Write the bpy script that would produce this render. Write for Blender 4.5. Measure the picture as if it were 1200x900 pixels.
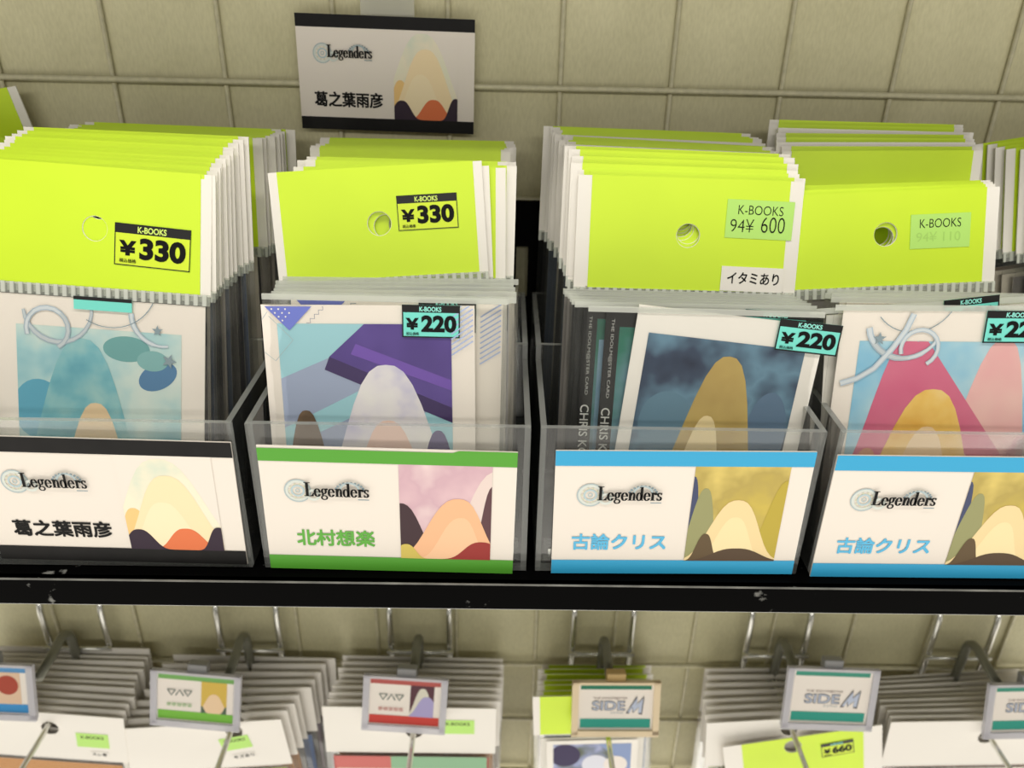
import bpy, bmesh, math, random
from mathutils import Vector, Matrix
random.seed(7)
for o in list(bpy.data.objects): bpy.data.objects.remove(o)
SC = bpy.context.scene; COL = SC.collection
PI = math.pi; R = math.radians
H = 1.45                       # height of the lens above the floor; everything below is written relative to it

# ------------------------------------------------------------------ camera, world, lights, exposure
cam = bpy.data.cameras.new('camera'); camo = bpy.data.objects.new('camera', cam); COL.objects.link(camo)
pitch, yaw, roll = .465264, .0158850, .0227984
fw = Vector((math.sin(yaw)*math.cos(pitch), math.cos(yaw)*math.cos(pitch), -math.sin(pitch)))
rt = Vector((math.cos(yaw), -math.sin(yaw), 0)); up = rt.cross(fw)
r2 = rt*math.cos(roll) + up*math.sin(roll); u2 = up*math.cos(roll) - rt*math.sin(roll)
camo.matrix_world = Matrix(((r2.x,u2.x,-fw.x,0),(r2.y,u2.y,-fw.y,0),(r2.z,u2.z,-fw.z,H),(0,0,0,1)))
cam.sensor_width = 36; cam.sensor_fit = 'HORIZONTAL'; cam.lens = 941.71/1200*36
cam.clip_start = .01; cam.clip_end = 50
cam.dof.use_dof = True; cam.dof.focus_distance = .305; cam.dof.aperture_fstop = 10.5
SC.camera = camo
w = bpy.data.worlds.new('world'); SC.world = w; w.use_nodes = True
_n = w.node_tree.nodes; _tc = _n.new('ShaderNodeTexCoord'); _sx = _n.new('ShaderNodeSeparateXYZ'); _cr = _n.new('ShaderNodeValToRGB'); _mr = _n.new('ShaderNodeMapRange')
_mr.inputs[1].default_value = -1; _mr.inputs[2].default_value = 1
_e = _cr.color_ramp.elements.new(.5); _e.color = (.48, .465, .42, 1)      # the shop around
_cr.color_ramp.elements[0].position = .15; _cr.color_ramp.elements[0].color = (4.2, 3.95, 3.55, 1)      # unseen glow from below, raised to light the space under the shelf
_cr.color_ramp.elements[2].position = .9; _cr.color_ramp.elements[2].color = (.30, .29, .265, 1)     # the ceiling
w.node_tree.links.new(_tc.outputs['Generated'], _sx.inputs[0]); w.node_tree.links.new(_sx.outputs['Z'], _mr.inputs[0]); w.node_tree.links.new(_mr.outputs[0], _cr.inputs[0])
w.node_tree.links.new(_cr.outputs[0], _n['Background'].inputs[0]); _n['Background'].inputs[1].default_value = .60
def area(name, loc, sx, sy, power, col, aim):
    l = bpy.data.lights.new(name, 'AREA'); l.shape = 'RECTANGLE'; l.size = sx; l.size_y = sy
    l.energy = power; l.color = col
    o = bpy.data.objects.new(name, l); COL.objects.link(o); o.location = loc
    o.rotation_euler = (Vector(aim)-Vector(loc)).to_track_quat('-Z', 'Y').to_euler(); return o
area('ceiling_tube_light', (0, -.25, H+1.05), 2.6, .14, 18, (1, .955, .86), (0, .28, H-.15))
area('aisle_fill_light', (0, -1.9, H+.75), 2.6, .2, 17, (1, .955, .87), (0, .28, H-.35))  # unseen fill lamp, added to brighten the hooks and wall below the shelf
SC.view_settings.view_transform = 'Standard'; SC.view_settings.look = 'None'
SC.view_settings.exposure = -0.15; SC.view_settings.gamma = 1; SC.view_settings.use_curve_mapping = False
SC.cycles.transparent_max_bounces = 64; SC.cycles.max_bounces = 10

# ------------------------------------------------------------------ materials
MATS = {}
def lin(c): return tuple(((v/255)/12.92 if v/255 <= .04045 else ((v/255+.055)/1.055)**2.4) for v in c)
def new_mat(n):
    m = bpy.data.materials.new(n); m.use_nodes = True; nt = m.node_tree
    return m, nt, nt.nodes['Principled BSDF']
def paper(rgb, rough=.55, spec=.3, name='paper', metal=0.0, noise=0.0, nscale=200):
    k = (tuple(rgb), rough, spec, metal, noise, nscale)
    if k in MATS: return MATS[k]
    m, nt, b = new_mat('%s_%02x%02x%02x' % ((name,)+tuple(int(v) for v in rgb)))
    c = lin(rgb)
    b.inputs['Base Color'].default_value = (*c, 1); b.inputs['Roughness'].default_value = rough
    b.inputs['Specular IOR Level'].default_value = spec; b.inputs['Metallic'].default_value = metal
    if noise:
        t = nt.nodes.new('ShaderNodeTexCoord'); n = nt.nodes.new('ShaderNodeTexNoise'); n.inputs['Scale'].default_value = nscale
        r = nt.nodes.new('ShaderNodeValToRGB')
        r.color_ramp.elements[0].position = .3; r.color_ramp.elements[1].position = .7
        r.color_ramp.elements[0].color = (*[v*(1-noise) for v in c], 1); r.color_ramp.elements[1].color = (*[min(1, v*(1+noise*.6)) for v in c], 1)
        nt.links.new(t.outputs['Object'], n.inputs['Vector']); nt.links.new(n.outputs['Fac'], r.inputs['Fac']); nt.links.new(r.outputs['Color'], b.inputs['Base Color'])
    MATS[k] = m; return m
def clouds(cols, scale, name='printed_clouds', stretch=(1,1,1), pos=None, rough=.35):
    k = ('cl', tuple(cols), scale, stretch)
    if k in MATS: return MATS[k]
    m, nt, b = new_mat(name); b.inputs['Roughness'].default_value = rough; b.inputs['Specular IOR Level'].default_value = .3
    t = nt.nodes.new('ShaderNodeTexCoord'); mp = nt.nodes.new('ShaderNodeMapping'); mp.inputs['Scale'].default_value = stretch
    n = nt.nodes.new('ShaderNodeTexNoise'); n.inputs['Scale'].default_value = scale; n.inputs['Detail'].default_value = 3
    r = nt.nodes.new('ShaderNodeValToRGB'); e = r.color_ramp.elements
    while len(e) < len(cols): e.new(.5)
    for i, c in enumerate(cols):
        e[i].position = .3+.4*i/(len(cols)-1); e[i].color = (*lin(c), 1)
    nt.links.new(t.outputs['Object'], mp.inputs['Vector']); nt.links.new(mp.outputs['Vector'], n.inputs['Vector'])
    nt.links.new(n.outputs['Fac'], r.inputs['Fac']); nt.links.new(r.outputs['Color'], b.inputs['Base Color'])
    MATS[k] = m; return m
def clear(name, tint, haze=.04, rough=.06, hazecol=(.85,.87,.84), refl=1.0, bump=0):
    m = bpy.data.materials.new(name); m.use_nodes = True; nt = m.node_tree; nt.nodes.clear()
    out = nt.nodes.new('ShaderNodeOutputMaterial'); tr = nt.nodes.new('ShaderNodeBsdfTransparent'); tr.inputs[0].default_value = (*tint, 1)
    df = nt.nodes.new('ShaderNodeBsdfDiffuse'); df.inputs[0].default_value = (*hazecol, 1)
    gl = nt.nodes.new('ShaderNodeBsdfGlossy'); gl.inputs['Roughness'].default_value = rough
    m1 = nt.nodes.new('ShaderNodeMixShader'); m1.inputs[0].default_value = haze
    m2 = nt.nodes.new('ShaderNodeMixShader'); fr = nt.nodes.new('ShaderNodeFresnel'); fr.inputs[0].default_value = 1.45
    mu = nt.nodes.new('ShaderNodeMath'); mu.operation = 'MULTIPLY'; mu.inputs[1].default_value = refl
    nt.links.new(fr.outputs[0], mu.inputs[0]); nt.links.new(mu.outputs[0], m2.inputs[0])
    nt.links.new(tr.outputs[0], m1.inputs[1]); nt.links.new(df.outputs[0], m1.inputs[2])
    nt.links.new(m1.outputs[0], m2.inputs[1]); nt.links.new(gl.outputs[0], m2.inputs[2]); nt.links.new(m2.outputs[0], out.inputs[0])
    if bump:
        t = nt.nodes.new('ShaderNodeTexCoord'); n = nt.nodes.new('ShaderNodeTexNoise'); n.inputs['Scale'].default_value = 60; n.inputs['Detail'].default_value = 1
        bp = nt.nodes.new('ShaderNodeBump'); bp.inputs['Strength'].default_value = bump; bp.inputs['Distance'].default_value = .002
        nt.links.new(t.outputs['Object'], n.inputs['Vector']); nt.links.new(n.outputs['Fac'], bp.inputs['Height']); nt.links.new(bp.outputs[0], gl.inputs['Normal'])
    return m
FILM = clear('clear_film', (.988,.99,.985), .008, .12, refl=.3, bump=.35)
FILM_TOP = clear('folded_film', (.95,.96,.94), .4, .15, hazecol=(.86,.88,.82), refl=.6)
FILM_EDGE = clear('film_edge', (.86,.87,.85), .13, .2, refl=.5)
ACRYL = clear('clear_acrylic', (.97,.975,.97), .02, .03, refl=.8)
ACRYL_EDGE = clear('acrylic_edge', (.72,.74,.73), .25, .1, refl=.8)
HOLDER = clear('clear_holder_plastic', (.95,.95,.97), .5, .1, hazecol=(.9,.89,.95), refl=.8)
def seal_mat():
    m = bpy.data.materials.new('ribbed_seal'); m.use_nodes = True; nt = m.node_tree; nt.nodes.clear()
    out = nt.nodes.new('ShaderNodeOutputMaterial'); tr = nt.nodes.new('ShaderNodeBsdfTransparent'); tr.inputs[0].default_value = (.95,.96,.94,1)
    df = nt.nodes.new('ShaderNodeBsdfPrincipled'); df.inputs['Base Color'].default_value = (.72,.75,.68,1); df.inputs['Roughness'].default_value = .3
    t = nt.nodes.new('ShaderNodeTexCoord'); wv = nt.nodes.new('ShaderNodeTexWave'); wv.inputs['Scale'].default_value = 95
    mx = nt.nodes.new('ShaderNodeMixShader'); mr = nt.nodes.new('ShaderNodeMapRange'); mr.inputs[1].default_value = .35; mr.inputs[2].default_value = .75; mr.inputs[3].default_value = .18; mr.inputs[4].default_value = .72
    nt.links.new(t.outputs['Object'], wv.inputs['Vector']); nt.links.new(wv.outputs['Fac'], mr.inputs[0]); nt.links.new(mr.outputs[0], mx.inputs[0])
    nt.links.new(tr.outputs[0], mx.inputs[1]); nt.links.new(df.outputs[0], mx.inputs[2]); nt.links.new(mx.outputs[0], out.inputs[0]); return m
SEAL = seal_mat()
LIME = paper((211,242,46), .38, .4, 'lime_paper', noise=.035, nscale=25)
WHITE = paper((242,238,230), .45, .3, 'white_paper')
CREAM = paper((248,240,230), .5, .3, 'card_stock')
BLACKP = paper((14,13,14), .45, .4, 'black_ink')
INK = paper((10,10,10), .6, .2, 'lettering_ink')
TEAL = paper((120,222,208), .4, .4, 'teal_sticker')
LIMEST = paper((216,240,50), .4, .4, 'lime_sticker')
MINT = paper((188,236,120), .45, .3, 'mint_sticker')
CHROME = paper((222,222,216), .25, .5, 'chrome', metal=1.0)
STEEL = paper((120,120,106), .38, .5, 'grey_steel', metal=.15)

# ------------------------------------------------------------------ mesh helpers
class MB:
    def __init__(s): s.v = []; s.f = []; s.mi = []; s.mats = []
    def m(s, mat):
        if mat not in s.mats: s.mats.append(mat)
        return s.mats.index(mat)
    def face(s, pts, mat):
        b = len(s.v); s.v += [tuple(p) for p in pts]; s.f.append(list(range(b, b+len(pts)))); s.mi.append(s.m(mat))
    def box(s, x0, x1, y0, y1, z0, z1, mat, edge=None):
        P = [(x0,y0,z0),(x1,y0,z0),(x1,y1,z0),(x0,y1,z0),(x0,y0,z1),(x1,y0,z1),(x1,y1,z1),(x0,y1,z1)]
        b = len(s.v); s.v += P
        d = [x1-x0, y1-y0, z1-z0]; thin = d.index(min(d))
        for f, ax in (((0,3,2,1),2),((4,5,6,7),2),((0,1,5,4),1),((2,3,7,6),1),((1,2,6,5),0),((3,0,4,7),0)):
            s.f.append([b+i for i in f]); s.mi.append(s.m(edge if (edge and ax != thin) else mat))
    def tube(s, path, r, mat, n=10):
        path = [Vector(p) for p in path]; rings = []
        for i, p in enumerate(path):
            t = (path[min(i+1, len(path)-1)]-path[max(i-1, 0)]).normalized()
            a = t.cross(Vector((1,0,0)));
            if a.length < .1: a = t.cross(Vector((0,0,1)))
            a.normalize(); c = t.cross(a); b = len(s.v)
            rr = r[i] if isinstance(r, (list, tuple)) else r
            s.v += [tuple(p + a*rr*math.cos(2*PI*k/n) + c*rr*math.sin(2*PI*k/n)) for k in range(n)]; rings.append(b)
        for i in range(len(rings)-1):
            for k in range(n):
                s.f.append([rings[i]+k, rings[i]+(k+1) % n, rings[i+1]+(k+1) % n, rings[i+1]+k]); s.mi.append(s.m(mat))
        s.f.append([rings[0]+k for k in range(n)][::-1]); s.mi.append(s.m(mat)); s.f.append([rings[-1]+k for k in range(n)]); s.mi.append(s.m(mat))
    def mesh(s, name, smooth=False):
        me = bpy.data.meshes.new(name); me.from_pydata(s.v, [], s.f)
        for m in s.mats: me.materials.append(m)
        for p, i in zip(me.polygons, s.mi): p.material_index = i; p.use_smooth = smooth
        me.update(); return me
def link(name, me, parent=None):
    o = bpy.data.objects.new(name, me); COL.objects.link(o)
    if parent: o.parent = parent
    return o
def tag(o, label, cat, group=None):
    o['label'] = label; o['category'] = cat
    if group: o['group'] = group
    return o
def thing(name, label, cat, loc=(0,0,0), group=None):
    o = bpy.data.objects.new(name, None); COL.objects.link(o); o.empty_display_size = .01
    o.location = (loc[0], loc[1], loc[2]+H); return tag(o, label, cat, group)
def bevel(o, wd, seg=2):
    b = o.modifiers.new('bevel', 'BEVEL'); b.width = wd; b.segments = seg; b.limit_method = 'ANGLE'; return o

TXT = {}
def text_mesh(s, bold=0.0, shear=0.0):
    k = (s, bold, shear)
    if k in TXT: return TXT[k]
    c = bpy.data.curves.new('t', 'FONT'); c.body = s; c.size = 1; c.offset = bold; c.shear = shear; c.resolution_u = 4; c.fill_mode = 'FRONT'
    o = bpy.data.objects.new('t', c); COL.objects.link(o)
    dg = bpy.context.evaluated_depsgraph_get(); ev = o.evaluated_get(dg); me = ev.to_mesh()
    V = [(v.co.x, v.co.y) for v in me.vertices]; Fc = [list(p.vertices) for p in me.polygons]
    ev.to_mesh_clear(); bpy.data.objects.remove(o); bpy.data.curves.remove(c)
    x0 = min(v[0] for v in V); x1 = max(v[0] for v in V); y0 = min(v[1] for v in V); y1 = max(v[1] for v in V)
    TXT[k] = ([((x-x0)/(x1-x0), (y-y0)/(y1-y0)) for x, y in V], Fc); return TXT[k]
def clip(poly, x0, z0, x1, z1):
    def cut(P, ins, inter):
        out = []
        for i in range(len(P)):
            a, b = P[i-1], P[i]
            if ins(b):
                if not ins(a): out.append(inter(a, b))
                out.append(b)
            elif ins(a): out.append(inter(a, b))
        return out
    def ix(x): return lambda a, b: (x, a[1]+(b[1]-a[1])*(x-a[0])/(b[0]-a[0]))
    def iz(z): return lambda a, b: (a[0]+(b[0]-a[0])*(z-a[1])/(b[1]-a[1]), z)
    for ins, it in ((lambda p: p[0] >= x0, ix(x0)), (lambda p: p[0] <= x1, ix(x1)), (lambda p: p[1] >= z0, iz(z0)), (lambda p: p[1] <= z1, iz(z1))):
        if not poly: return []
        poly = cut(poly, ins, it)
    return poly
class Print(MB):
    """flat printing on a card: x right, z up in millimetres, facing -y, each layer a hair in front of the last"""
    def __init__(s, ox=0, oz=0, y=0.0, sc=.001, rot=0, step=4e-5):
        super().__init__(); s.o = (ox, oz); s.y = y; s.sc = sc; s.lay = 0; s.cl = None; s.rot = rot; s.step = step
    def P(s, p):
        x, z = p[0]*s.sc, p[1]*s.sc; c, n = math.cos(s.rot), math.sin(s.rot)
        return (s.o[0]+x*c-z*n, s.y-s.lay*s.step, s.o[1]+x*n+z*c)
    def poly(s, pts, mat, up=True):
        if s.cl: pts = clip(pts, *s.cl)
        if len(pts) < 3: return
        s.face([s.P(p) for p in pts], mat)
        if up: s.lay += 1
    def rect(s, x0, z0, x1, z1, mat): s.poly([(x0,z0),(x1,z0),(x1,z1),(x0,z1)], mat)
    def frame(s, x0, z0, x1, z1, t, mat):
        for a in ((x0,z0,x1,z0+t),(x0,z1-t,x1,z1),(x0,z0,x0+t,z1),(x1-t,z0,x1,z1)):
            s.poly([(a[0],a[1]),(a[2],a[1]),(a[2],a[3]),(a[0],a[3])], mat, False)
        s.lay += 1
    def ell(s, cx, cz, rx, rz, mat, rot=0, n=28, pw=1.0):
        c, q = math.cos(R(rot)), math.sin(R(rot)); pts = []
        for k in range(n):
            a = 2*PI*k/n; ca, sa = math.cos(a), math.sin(a)
            x = rx*math.copysign(abs(ca)**pw, ca); z = rz*math.copysign(abs(sa)**pw, sa)
            pts.append((cx+x*c-z*q, cz+x*q+z*c))
        s.poly(pts, mat)
    def ring(s, cx, cz, r0, r1, mat, a0=0, a1=360, n=28):
        for k in range(n):
            a = R(a0+(a1-a0)*k/n); b = R(a0+(a1-a0)*(k+1)/n)
            s.poly([(cx+r0*math.cos(a),cz+r0*math.sin(a)),(cx+r1*math.cos(a),cz+r1*math.sin(a)),(cx+r1*math.cos(b),cz+r1*math.sin(b)),(cx+r0*math.cos(b),cz+r0*math.sin(b))], mat, False)
        s.lay += 1
    def line(s, pts, wd, mat):
        L = []; Rr = []
        for i, p in enumerate(pts):
            a = pts[max(i-1, 0)]; b = pts[min(i+1, len(pts)-1)]; dx, dz = b[0]-a[0], b[1]-a[1]; l = math.hypot(dx, dz) or 1
            w_ = (wd[i] if isinstance(wd, (list, tuple)) else wd)/2
            L.append((p[0]-dz/l*w_, p[1]+dx/l*w_)); Rr.append((p[0]+dz/l*w_, p[1]-dx/l*w_))
        for i in range(len(pts)-1): s.poly([Rr[i], Rr[i+1], L[i+1], L[i]], mat, False)
        s.lay += 1
    def hill(s, cx, wd, zb, peak, mat, n=26, skew=0.0):
        pts = [(cx-wd*2.2, zb)]
        for k in range(n+1):
            u = -2.2+4.4*k/n; pts.append((cx+u*wd+skew*math.exp(-u*u), zb+(peak-zb)*math.exp(-abs(u)**2.7*.8)))
        s.poly(pts+[(cx+wd*2.2, zb)], mat)
    def star(s, cx, cz, r, mat, rot=90):
        s.poly([(cx+(r if k % 2 == 0 else r*.42)*math.cos(R(rot+36*k)), cz+(r if k % 2 == 0 else r*.42)*math.sin(R(rot+36*k))) for k in range(10)], mat)
    def gear(s, cx, cz, r, mat, n=12, hole=None, hm=None):
        pts = []
        for k in range(n*4):
            a = 2*PI*k/(n*4); rr = r if k % 4 in (0, 1) else r*.86; pts.append((cx+rr*math.cos(a), cz+rr*math.sin(a)))
        s.poly(pts, mat)
        if hole: s.ell(cx, cz, hole, hole, hm)
    def text(s, t, x0, z0, x1, z1, mat, bold=0.0, shear=0.0, rot=0):
        if any(ord(c) > 0x3000 for c in t) and bold > .005:      # dense characters: thicken with shifted copies
            h = z1-z0; d = bold*h*.72
            for ax, az in ((-1,-1),(1,-1),(1,1),(-1,1),(0,0),(1,0),(-1,0),(0,1),(0,-1)):
                s.text(t, x0+d+ax*d, z0+d+az*d, x1-d+ax*d, z1-d+az*d, mat); s.lay -= .7
            s.lay += 1; return
        V, Fc = text_mesh(t, bold, shear); b = len(s.v); cx, cz = x0, z0
        for (u, v) in V:
            if rot: # reads downwards: rotated 90 degrees clockwise inside the same box
                p = (x0+v*(x1-x0), z1-u*(z1-z0))
            else: p = (x0+u*(x1-x0), z0+v*(z1-z0))
            s.v.append(s.P(p))
        for f in Fc: s.f.append([b+i for i in f]); s.mi.append(s.m(mat))
        s.lay += 1
    def serif(s, x0, z0, x1, z1, mat):
        """the serif word on the name cards, drawn stroke by stroke: cap height 0.72, x-height 0.46, descender 0.2"""
        U = [0.0]; strokes = []
        def q(pts): strokes.append([(U[0]+a, b) for a, b in pts])
        def ring(cx, cz, rx, rz, tx, tz, a0=0, a1=360, n=18):
            for k in range(n):
                a = R(a0+(a1-a0)*k/n); b = R(a0+(a1-a0)*(k+1)/n)
                q([(cx+rx*math.cos(a),cz+rz*math.sin(a)),(cx+rx*math.cos(b),cz+rz*math.sin(b)),(cx+(rx-tx)*math.cos(b),cz+(rz-tz)*math.sin(b)),(cx+(rx-tx)*math.cos(a),cz+(rz-tz)*math.sin(a))])
        def rc(a, b, c, d): q([(a,b),(c,b),(c,d),(a,d)])
        def L():
            rc(.1,0,.23,.8); rc(0,.77,.36,.81); rc(0,0,.52,.045); q([(.34,0),(.56,0),(.6,.24),(.52,.1)]); U[0] += .64
        def e():
            ring(.22,.225,.22,.245,.1,.035,20,335); rc(.06,.24,.43,.275); ring(.22,.225,.21,.245,.06,.035,0,40,5); U[0] += .49
        def g():
            ring(.19,.31,.17,.165,.08,.03); ring(.2,-.06,.21,.14,.05,.045); q([(.1,.17),(.16,.17),(.12,.06),(.05,.08)]); ring(.38,.43,.06,.05,.05,.04); U[0] += .47
        def n():
            rc(.07,0,.18,.46); rc(0,.43,.18,.465); rc(0,0,.25,.035); ring(.29,.26,.15,.215,.07,.05,0,170,10); rc(.34,0,.44,.27); rc(.29,0,.51,.035); U[0] += .54
        def d():
            ring(.2,.225,.2,.245,.09,.035); rc(.31,0,.42,.78); rc(.23,.75,.42,.785); rc(.31,0,.49,.035); U[0] += .52
        def r_():
            rc(.07,0,.18,.46); rc(0,.43,.18,.465); rc(0,0,.27,.035); ring(.26,.33,.13,.14,.06,.05,40,170,8); ring(.33,.38,.06,.06,.05,.05); U[0] += .42
        def s_():
            ring(.17,.345,.14,.125,.07,.04,20,270); ring(.17,.115,.15,.125,.075,.04,-160,90); rc(.01,0,.04,.15); rc(.28,.33,.31,.46); U[0] += .36
        for fn in (L,e,g,e,n,d,e,r_,s_): fn()
        W = U[0]
        for st in strokes: s.poly([(x0+a/W*(x1-x0), z0+b/.8*(z1-z0)) for a, b in st], mat, False)
        s.lay += 1

# ------------------------------------------------------------------ the setting
def struct(name, mb):
    o = link(name, mb.mesh(name)); o.location.z = H; o['kind'] = 'structure'; return o
def wall_mat():
    m, nt, b = new_mat('painted_board'); b.inputs['Roughness'].default_value = .6
    t = nt.nodes.new('ShaderNodeTexCoord'); n = nt.nodes.new('ShaderNodeTexNoise'); n.inputs['Scale'].default_value = 900
    mp = nt.nodes.new('ShaderNodeMapping'); mp.inputs['Scale'].default_value = (1, 1, .35)
    n2 = nt.nodes.new('ShaderNodeTexNoise'); n2.inputs['Scale'].default_value = 30
    r = nt.nodes.new('ShaderNodeValToRGB'); r.color_ramp.elements[0].position = .3; r.color_ramp.elements[1].position = .7
    r.color_ramp.elements[0].color = (*lin((194,189,152)), 1); r.color_ramp.elements[1].color = (*lin((214,209,172)), 1)
    ad = nt.nodes.new('ShaderNodeMath'); ad.operation = 'MULTIPLY_ADD'; ad.inputs[1].default_value = .5
    mu = nt.nodes.new('ShaderNodeMath'); mu.operation = 'MULTIPLY'; mu.inputs[1].default_value = .5
    bp = nt.nodes.new('ShaderNodeBump'); bp.inputs['Strength'].default_value = .25; bp.inputs['Distance'].default_value = .0005
    L = nt.links.new
    L(t.outputs['Object'], mp.inputs['Vector']); L(mp.outputs[0], n.inputs['Vector']); L(t.outputs['Object'], n2.inputs['Vector'])
    L(n2.outputs['Fac'], mu.inputs[0]); L(n.outputs['Fac'], ad.inputs[0]); L(mu.outputs[0], ad.inputs[2]); L(ad.outputs[0], r.inputs['Fac']); L(r.outputs['Color'], b.inputs['Base Color'])
    L(n.outputs['Fac'], bp.inputs['Height']); L(bp.outputs[0], b.inputs['Normal']); return m
WALL = wall_mat()
b = MB(); b.box(-1.6, 1.6, .3847, .42, -H, .55, WALL); struct('wall_back', b)

# wire grid screwed to the wall: 50 mm mesh
WIRE = paper((206,201,170), .4, .4, 'coated_wire', noise=.12, nscale=300)
t = thing('wire_grid_panel', 'off-white wire mesh panel fixed flat to the wall behind the black shelf', 'wire grid', (0, 0, -.6))
for i in range(-9, 10):
    b = MB(); x = .0247+.05*i; b.tube([(x,.3834,-.25),(x,.3834,.85)], .0011, WIRE, 8); link('vertical_wire', b.mesh('vertical_wire', True), t)
for j in range(-16, 17):
    if -.55 < -.0428+.05*j < .22:
        b = MB(); z = -.0428+.05*j+.6; b.tube([(-.46,.3813,z),(.5,.3813,z)], .0014, WIRE, 8); link('horizontal_wire', b.mesh('horizontal_wire', True), t)

# ------------------------------------------------------------------ black shelves
def shelf_mat():
    m, nt, b = new_mat('black_gloss_metal'); b.inputs['Roughness'].default_value = .2; b.inputs['Specular IOR Level'].default_value = .012
    t = nt.nodes.new('ShaderNodeTexCoord'); n = nt.nodes.new('ShaderNodeTexNoise'); n.inputs['Scale'].default_value = 160; n.inputs['Detail'].default_value = 6
    n2 = nt.nodes.new('ShaderNodeTexNoise'); n2.inputs['Scale'].default_value = 14
    mu = nt.nodes.new('ShaderNodeMath'); mu.operation = 'MULTIPLY'
    r = nt.nodes.new('ShaderNodeValToRGB'); r.color_ramp.elements[0].position = .39; r.color_ramp.elements[1].position = .45
    r.color_ramp.elements[0].color = (.0018,.0018,.0018,1); r.color_ramp.elements[1].color = (.2,.2,.19,1)
    L = nt.links.new; L(t.outputs['Object'], n.inputs['Vector']); L(t.outputs['Object'], n2.inputs['Vector']); L(n.outputs['Fac'], mu.inputs[0]); L(n2.outputs['Fac'], mu.inputs[1])
    L(mu.outputs[0], r.inputs['Fac']); L(r.outputs['Color'], b.inputs['Base Color']); return m
SHELF = shelf_mat()
EDGE = paper((120,120,116), .25, .6, 'edge_highlight', noise=.5, nscale=60)  # light grey for the lip bevel: the edge's highlight put into the colour
def shelf(zt, label, slot):
    t = thing('display_shelf', label, 'shelf', (0, .2425, zt))
    b = MB(); b.box(-.75, .75, .001, .1335, -.004, 0, SHELF); link('shelf_board', b.mesh('shelf_board'), t)
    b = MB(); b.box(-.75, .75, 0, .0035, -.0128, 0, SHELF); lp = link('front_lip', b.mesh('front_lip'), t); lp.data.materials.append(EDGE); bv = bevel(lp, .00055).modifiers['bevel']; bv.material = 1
    bm_ = MB(); z1 = .116; X0, X1 = .0066, .0124; s0, s1 = .068, .094
    for (a, c, d, e) in ((-.75, X0, 0, z1), (X1, .75, 0, z1), (X0, X1, 0, s0), (X0, X1, s1, z1)):
        bm_.box(a, c, .1335, .1355, d, e, SHELF)
    link('back_plate', bm_.mesh('back_plate'), t)
shelf(-.2085, 'black metal shelf with a low back plate carrying the clear bins', True)
shelf(.125, 'black metal shelf above, shading the wall and the rear bags', False)

# ------------------------------------------------------------------ acrylic bins
SF = -.2085
def bin_(x0, x1, label):
    t = thing('acrylic_bin', label, 'bin', ((x0+x1)/2, .25, SF), 'clear bins along the shelf'); w = (x1-x0)/2; T = .0022
    D = .122
    def part(n, *a):
        b = MB(); b.box(*a, ACRYL, ACRYL_EDGE); return link(n, b.mesh(n), t)
    part('floor_panel', -w+T, w-T, T, D-T, .0008, .0028)
    part('front_panel', -w, w, 0, T, .0008, .0655)
    part('divider', -w+T, w-T, .060, .060+T, .0028, .0715)
    part('back_panel', -w, w, D-T, D, .0008, .0722)
    for s in (-1, 1):
        b = MB(); xa, xb = sorted((s*w, s*(w-T)))
        prof = [(T,.0008),(D-T,.0008),(D-T,.0722),(.060,.0715),(.0585,.0655),(T,.0655)]
        i0 = len(b.v); b.v += [(xa,p[0],p[1]) for p in prof]+[(xb,p[0],p[1]) for p in prof]; n = len(prof)
        b.f.append(list(range(n))[::-1]); b.mi.append(b.m(ACRYL)); b.f.append(list(range(n, 2*n))); b.mi.append(b.m(ACRYL))
        for k in range(n):
            k2 = (k+1) % n; b.f.append([k, k2, n+k2, n+k]); b.mi.append(b.m(ACRYL_EDGE))
        link('side_wall', b.mesh('side_wall'), t)
        for y, z in ((.004, .003), (.054, .003)):
            b = MB(); cx = s*(w-.0075); b.box(cx-.0042, cx+.0042, y, y+.003, z, z+.0085, ACRYL, ACRYL_EDGE); b.box(cx-.0025, cx+.0025, y-.001, y, z+.002, z+.0062, CHROME)
            link('corner_clip', b.mesh('corner_clip'), t)
BX = [(-.3105,-.2065), (-.2025,-.0961), (-.0911,.0112), (.0147,.1180), (.1235,.2262), (.2300,.3340)]
for bx, lb in zip(BX, ('clear acrylic bin cut off by the left edge of the photo',
    'clear acrylic bin behind the black-banded name card at the front left', 'clear acrylic bin behind the green-banded name card',
    'clear acrylic bin behind the first blue-banded name card, right of the green one', 'clear acrylic bin behind the rightmost blue-banded name card',
    'clear acrylic bin beyond the right edge of the photo')): bin_(*bx, lb)

# ------------------------------------------------------------------ printed designs
GREY1, GREY2, GREY3 = paper((172,188,192)), paper((212,218,212)), paper((136,154,162))
def gears(p, x, z, s):
    p.ring(x, z, 3.6*s, 5.0*s, GREY2); p.ring(x, z, 4.6*s, 5.1*s, GREY1); p.ring(x, z, 1.9*s, 2.6*s, paper((178,200,206))); p.ring(x, z, .6*s, 1.0*s, GREY1)
    for k in range(10): a = 2*PI*k/10; p.ell(x+3.1*s*math.cos(a), z+3.1*s*math.sin(a), .35*s, .35*s, paper((205,210,180)), n=8)
    p.ring(x+5.8*s, z-1.5*s, 1.5*s, 2.6*s, GREY2)
    for k in range(-1, 10):
        a = R(18+k*16); cx, cz = x+19.5*s+5.2*s*math.cos(a), z+.8*s+3.6*s*math.sin(a); p.ell(cx, cz, .55*s, .55*s, GREY3, n=6)
    p.ring(x+19.5*s, z+.8*s, 3.2*s, 4.0*s, GREY1, 10, 170)
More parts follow.
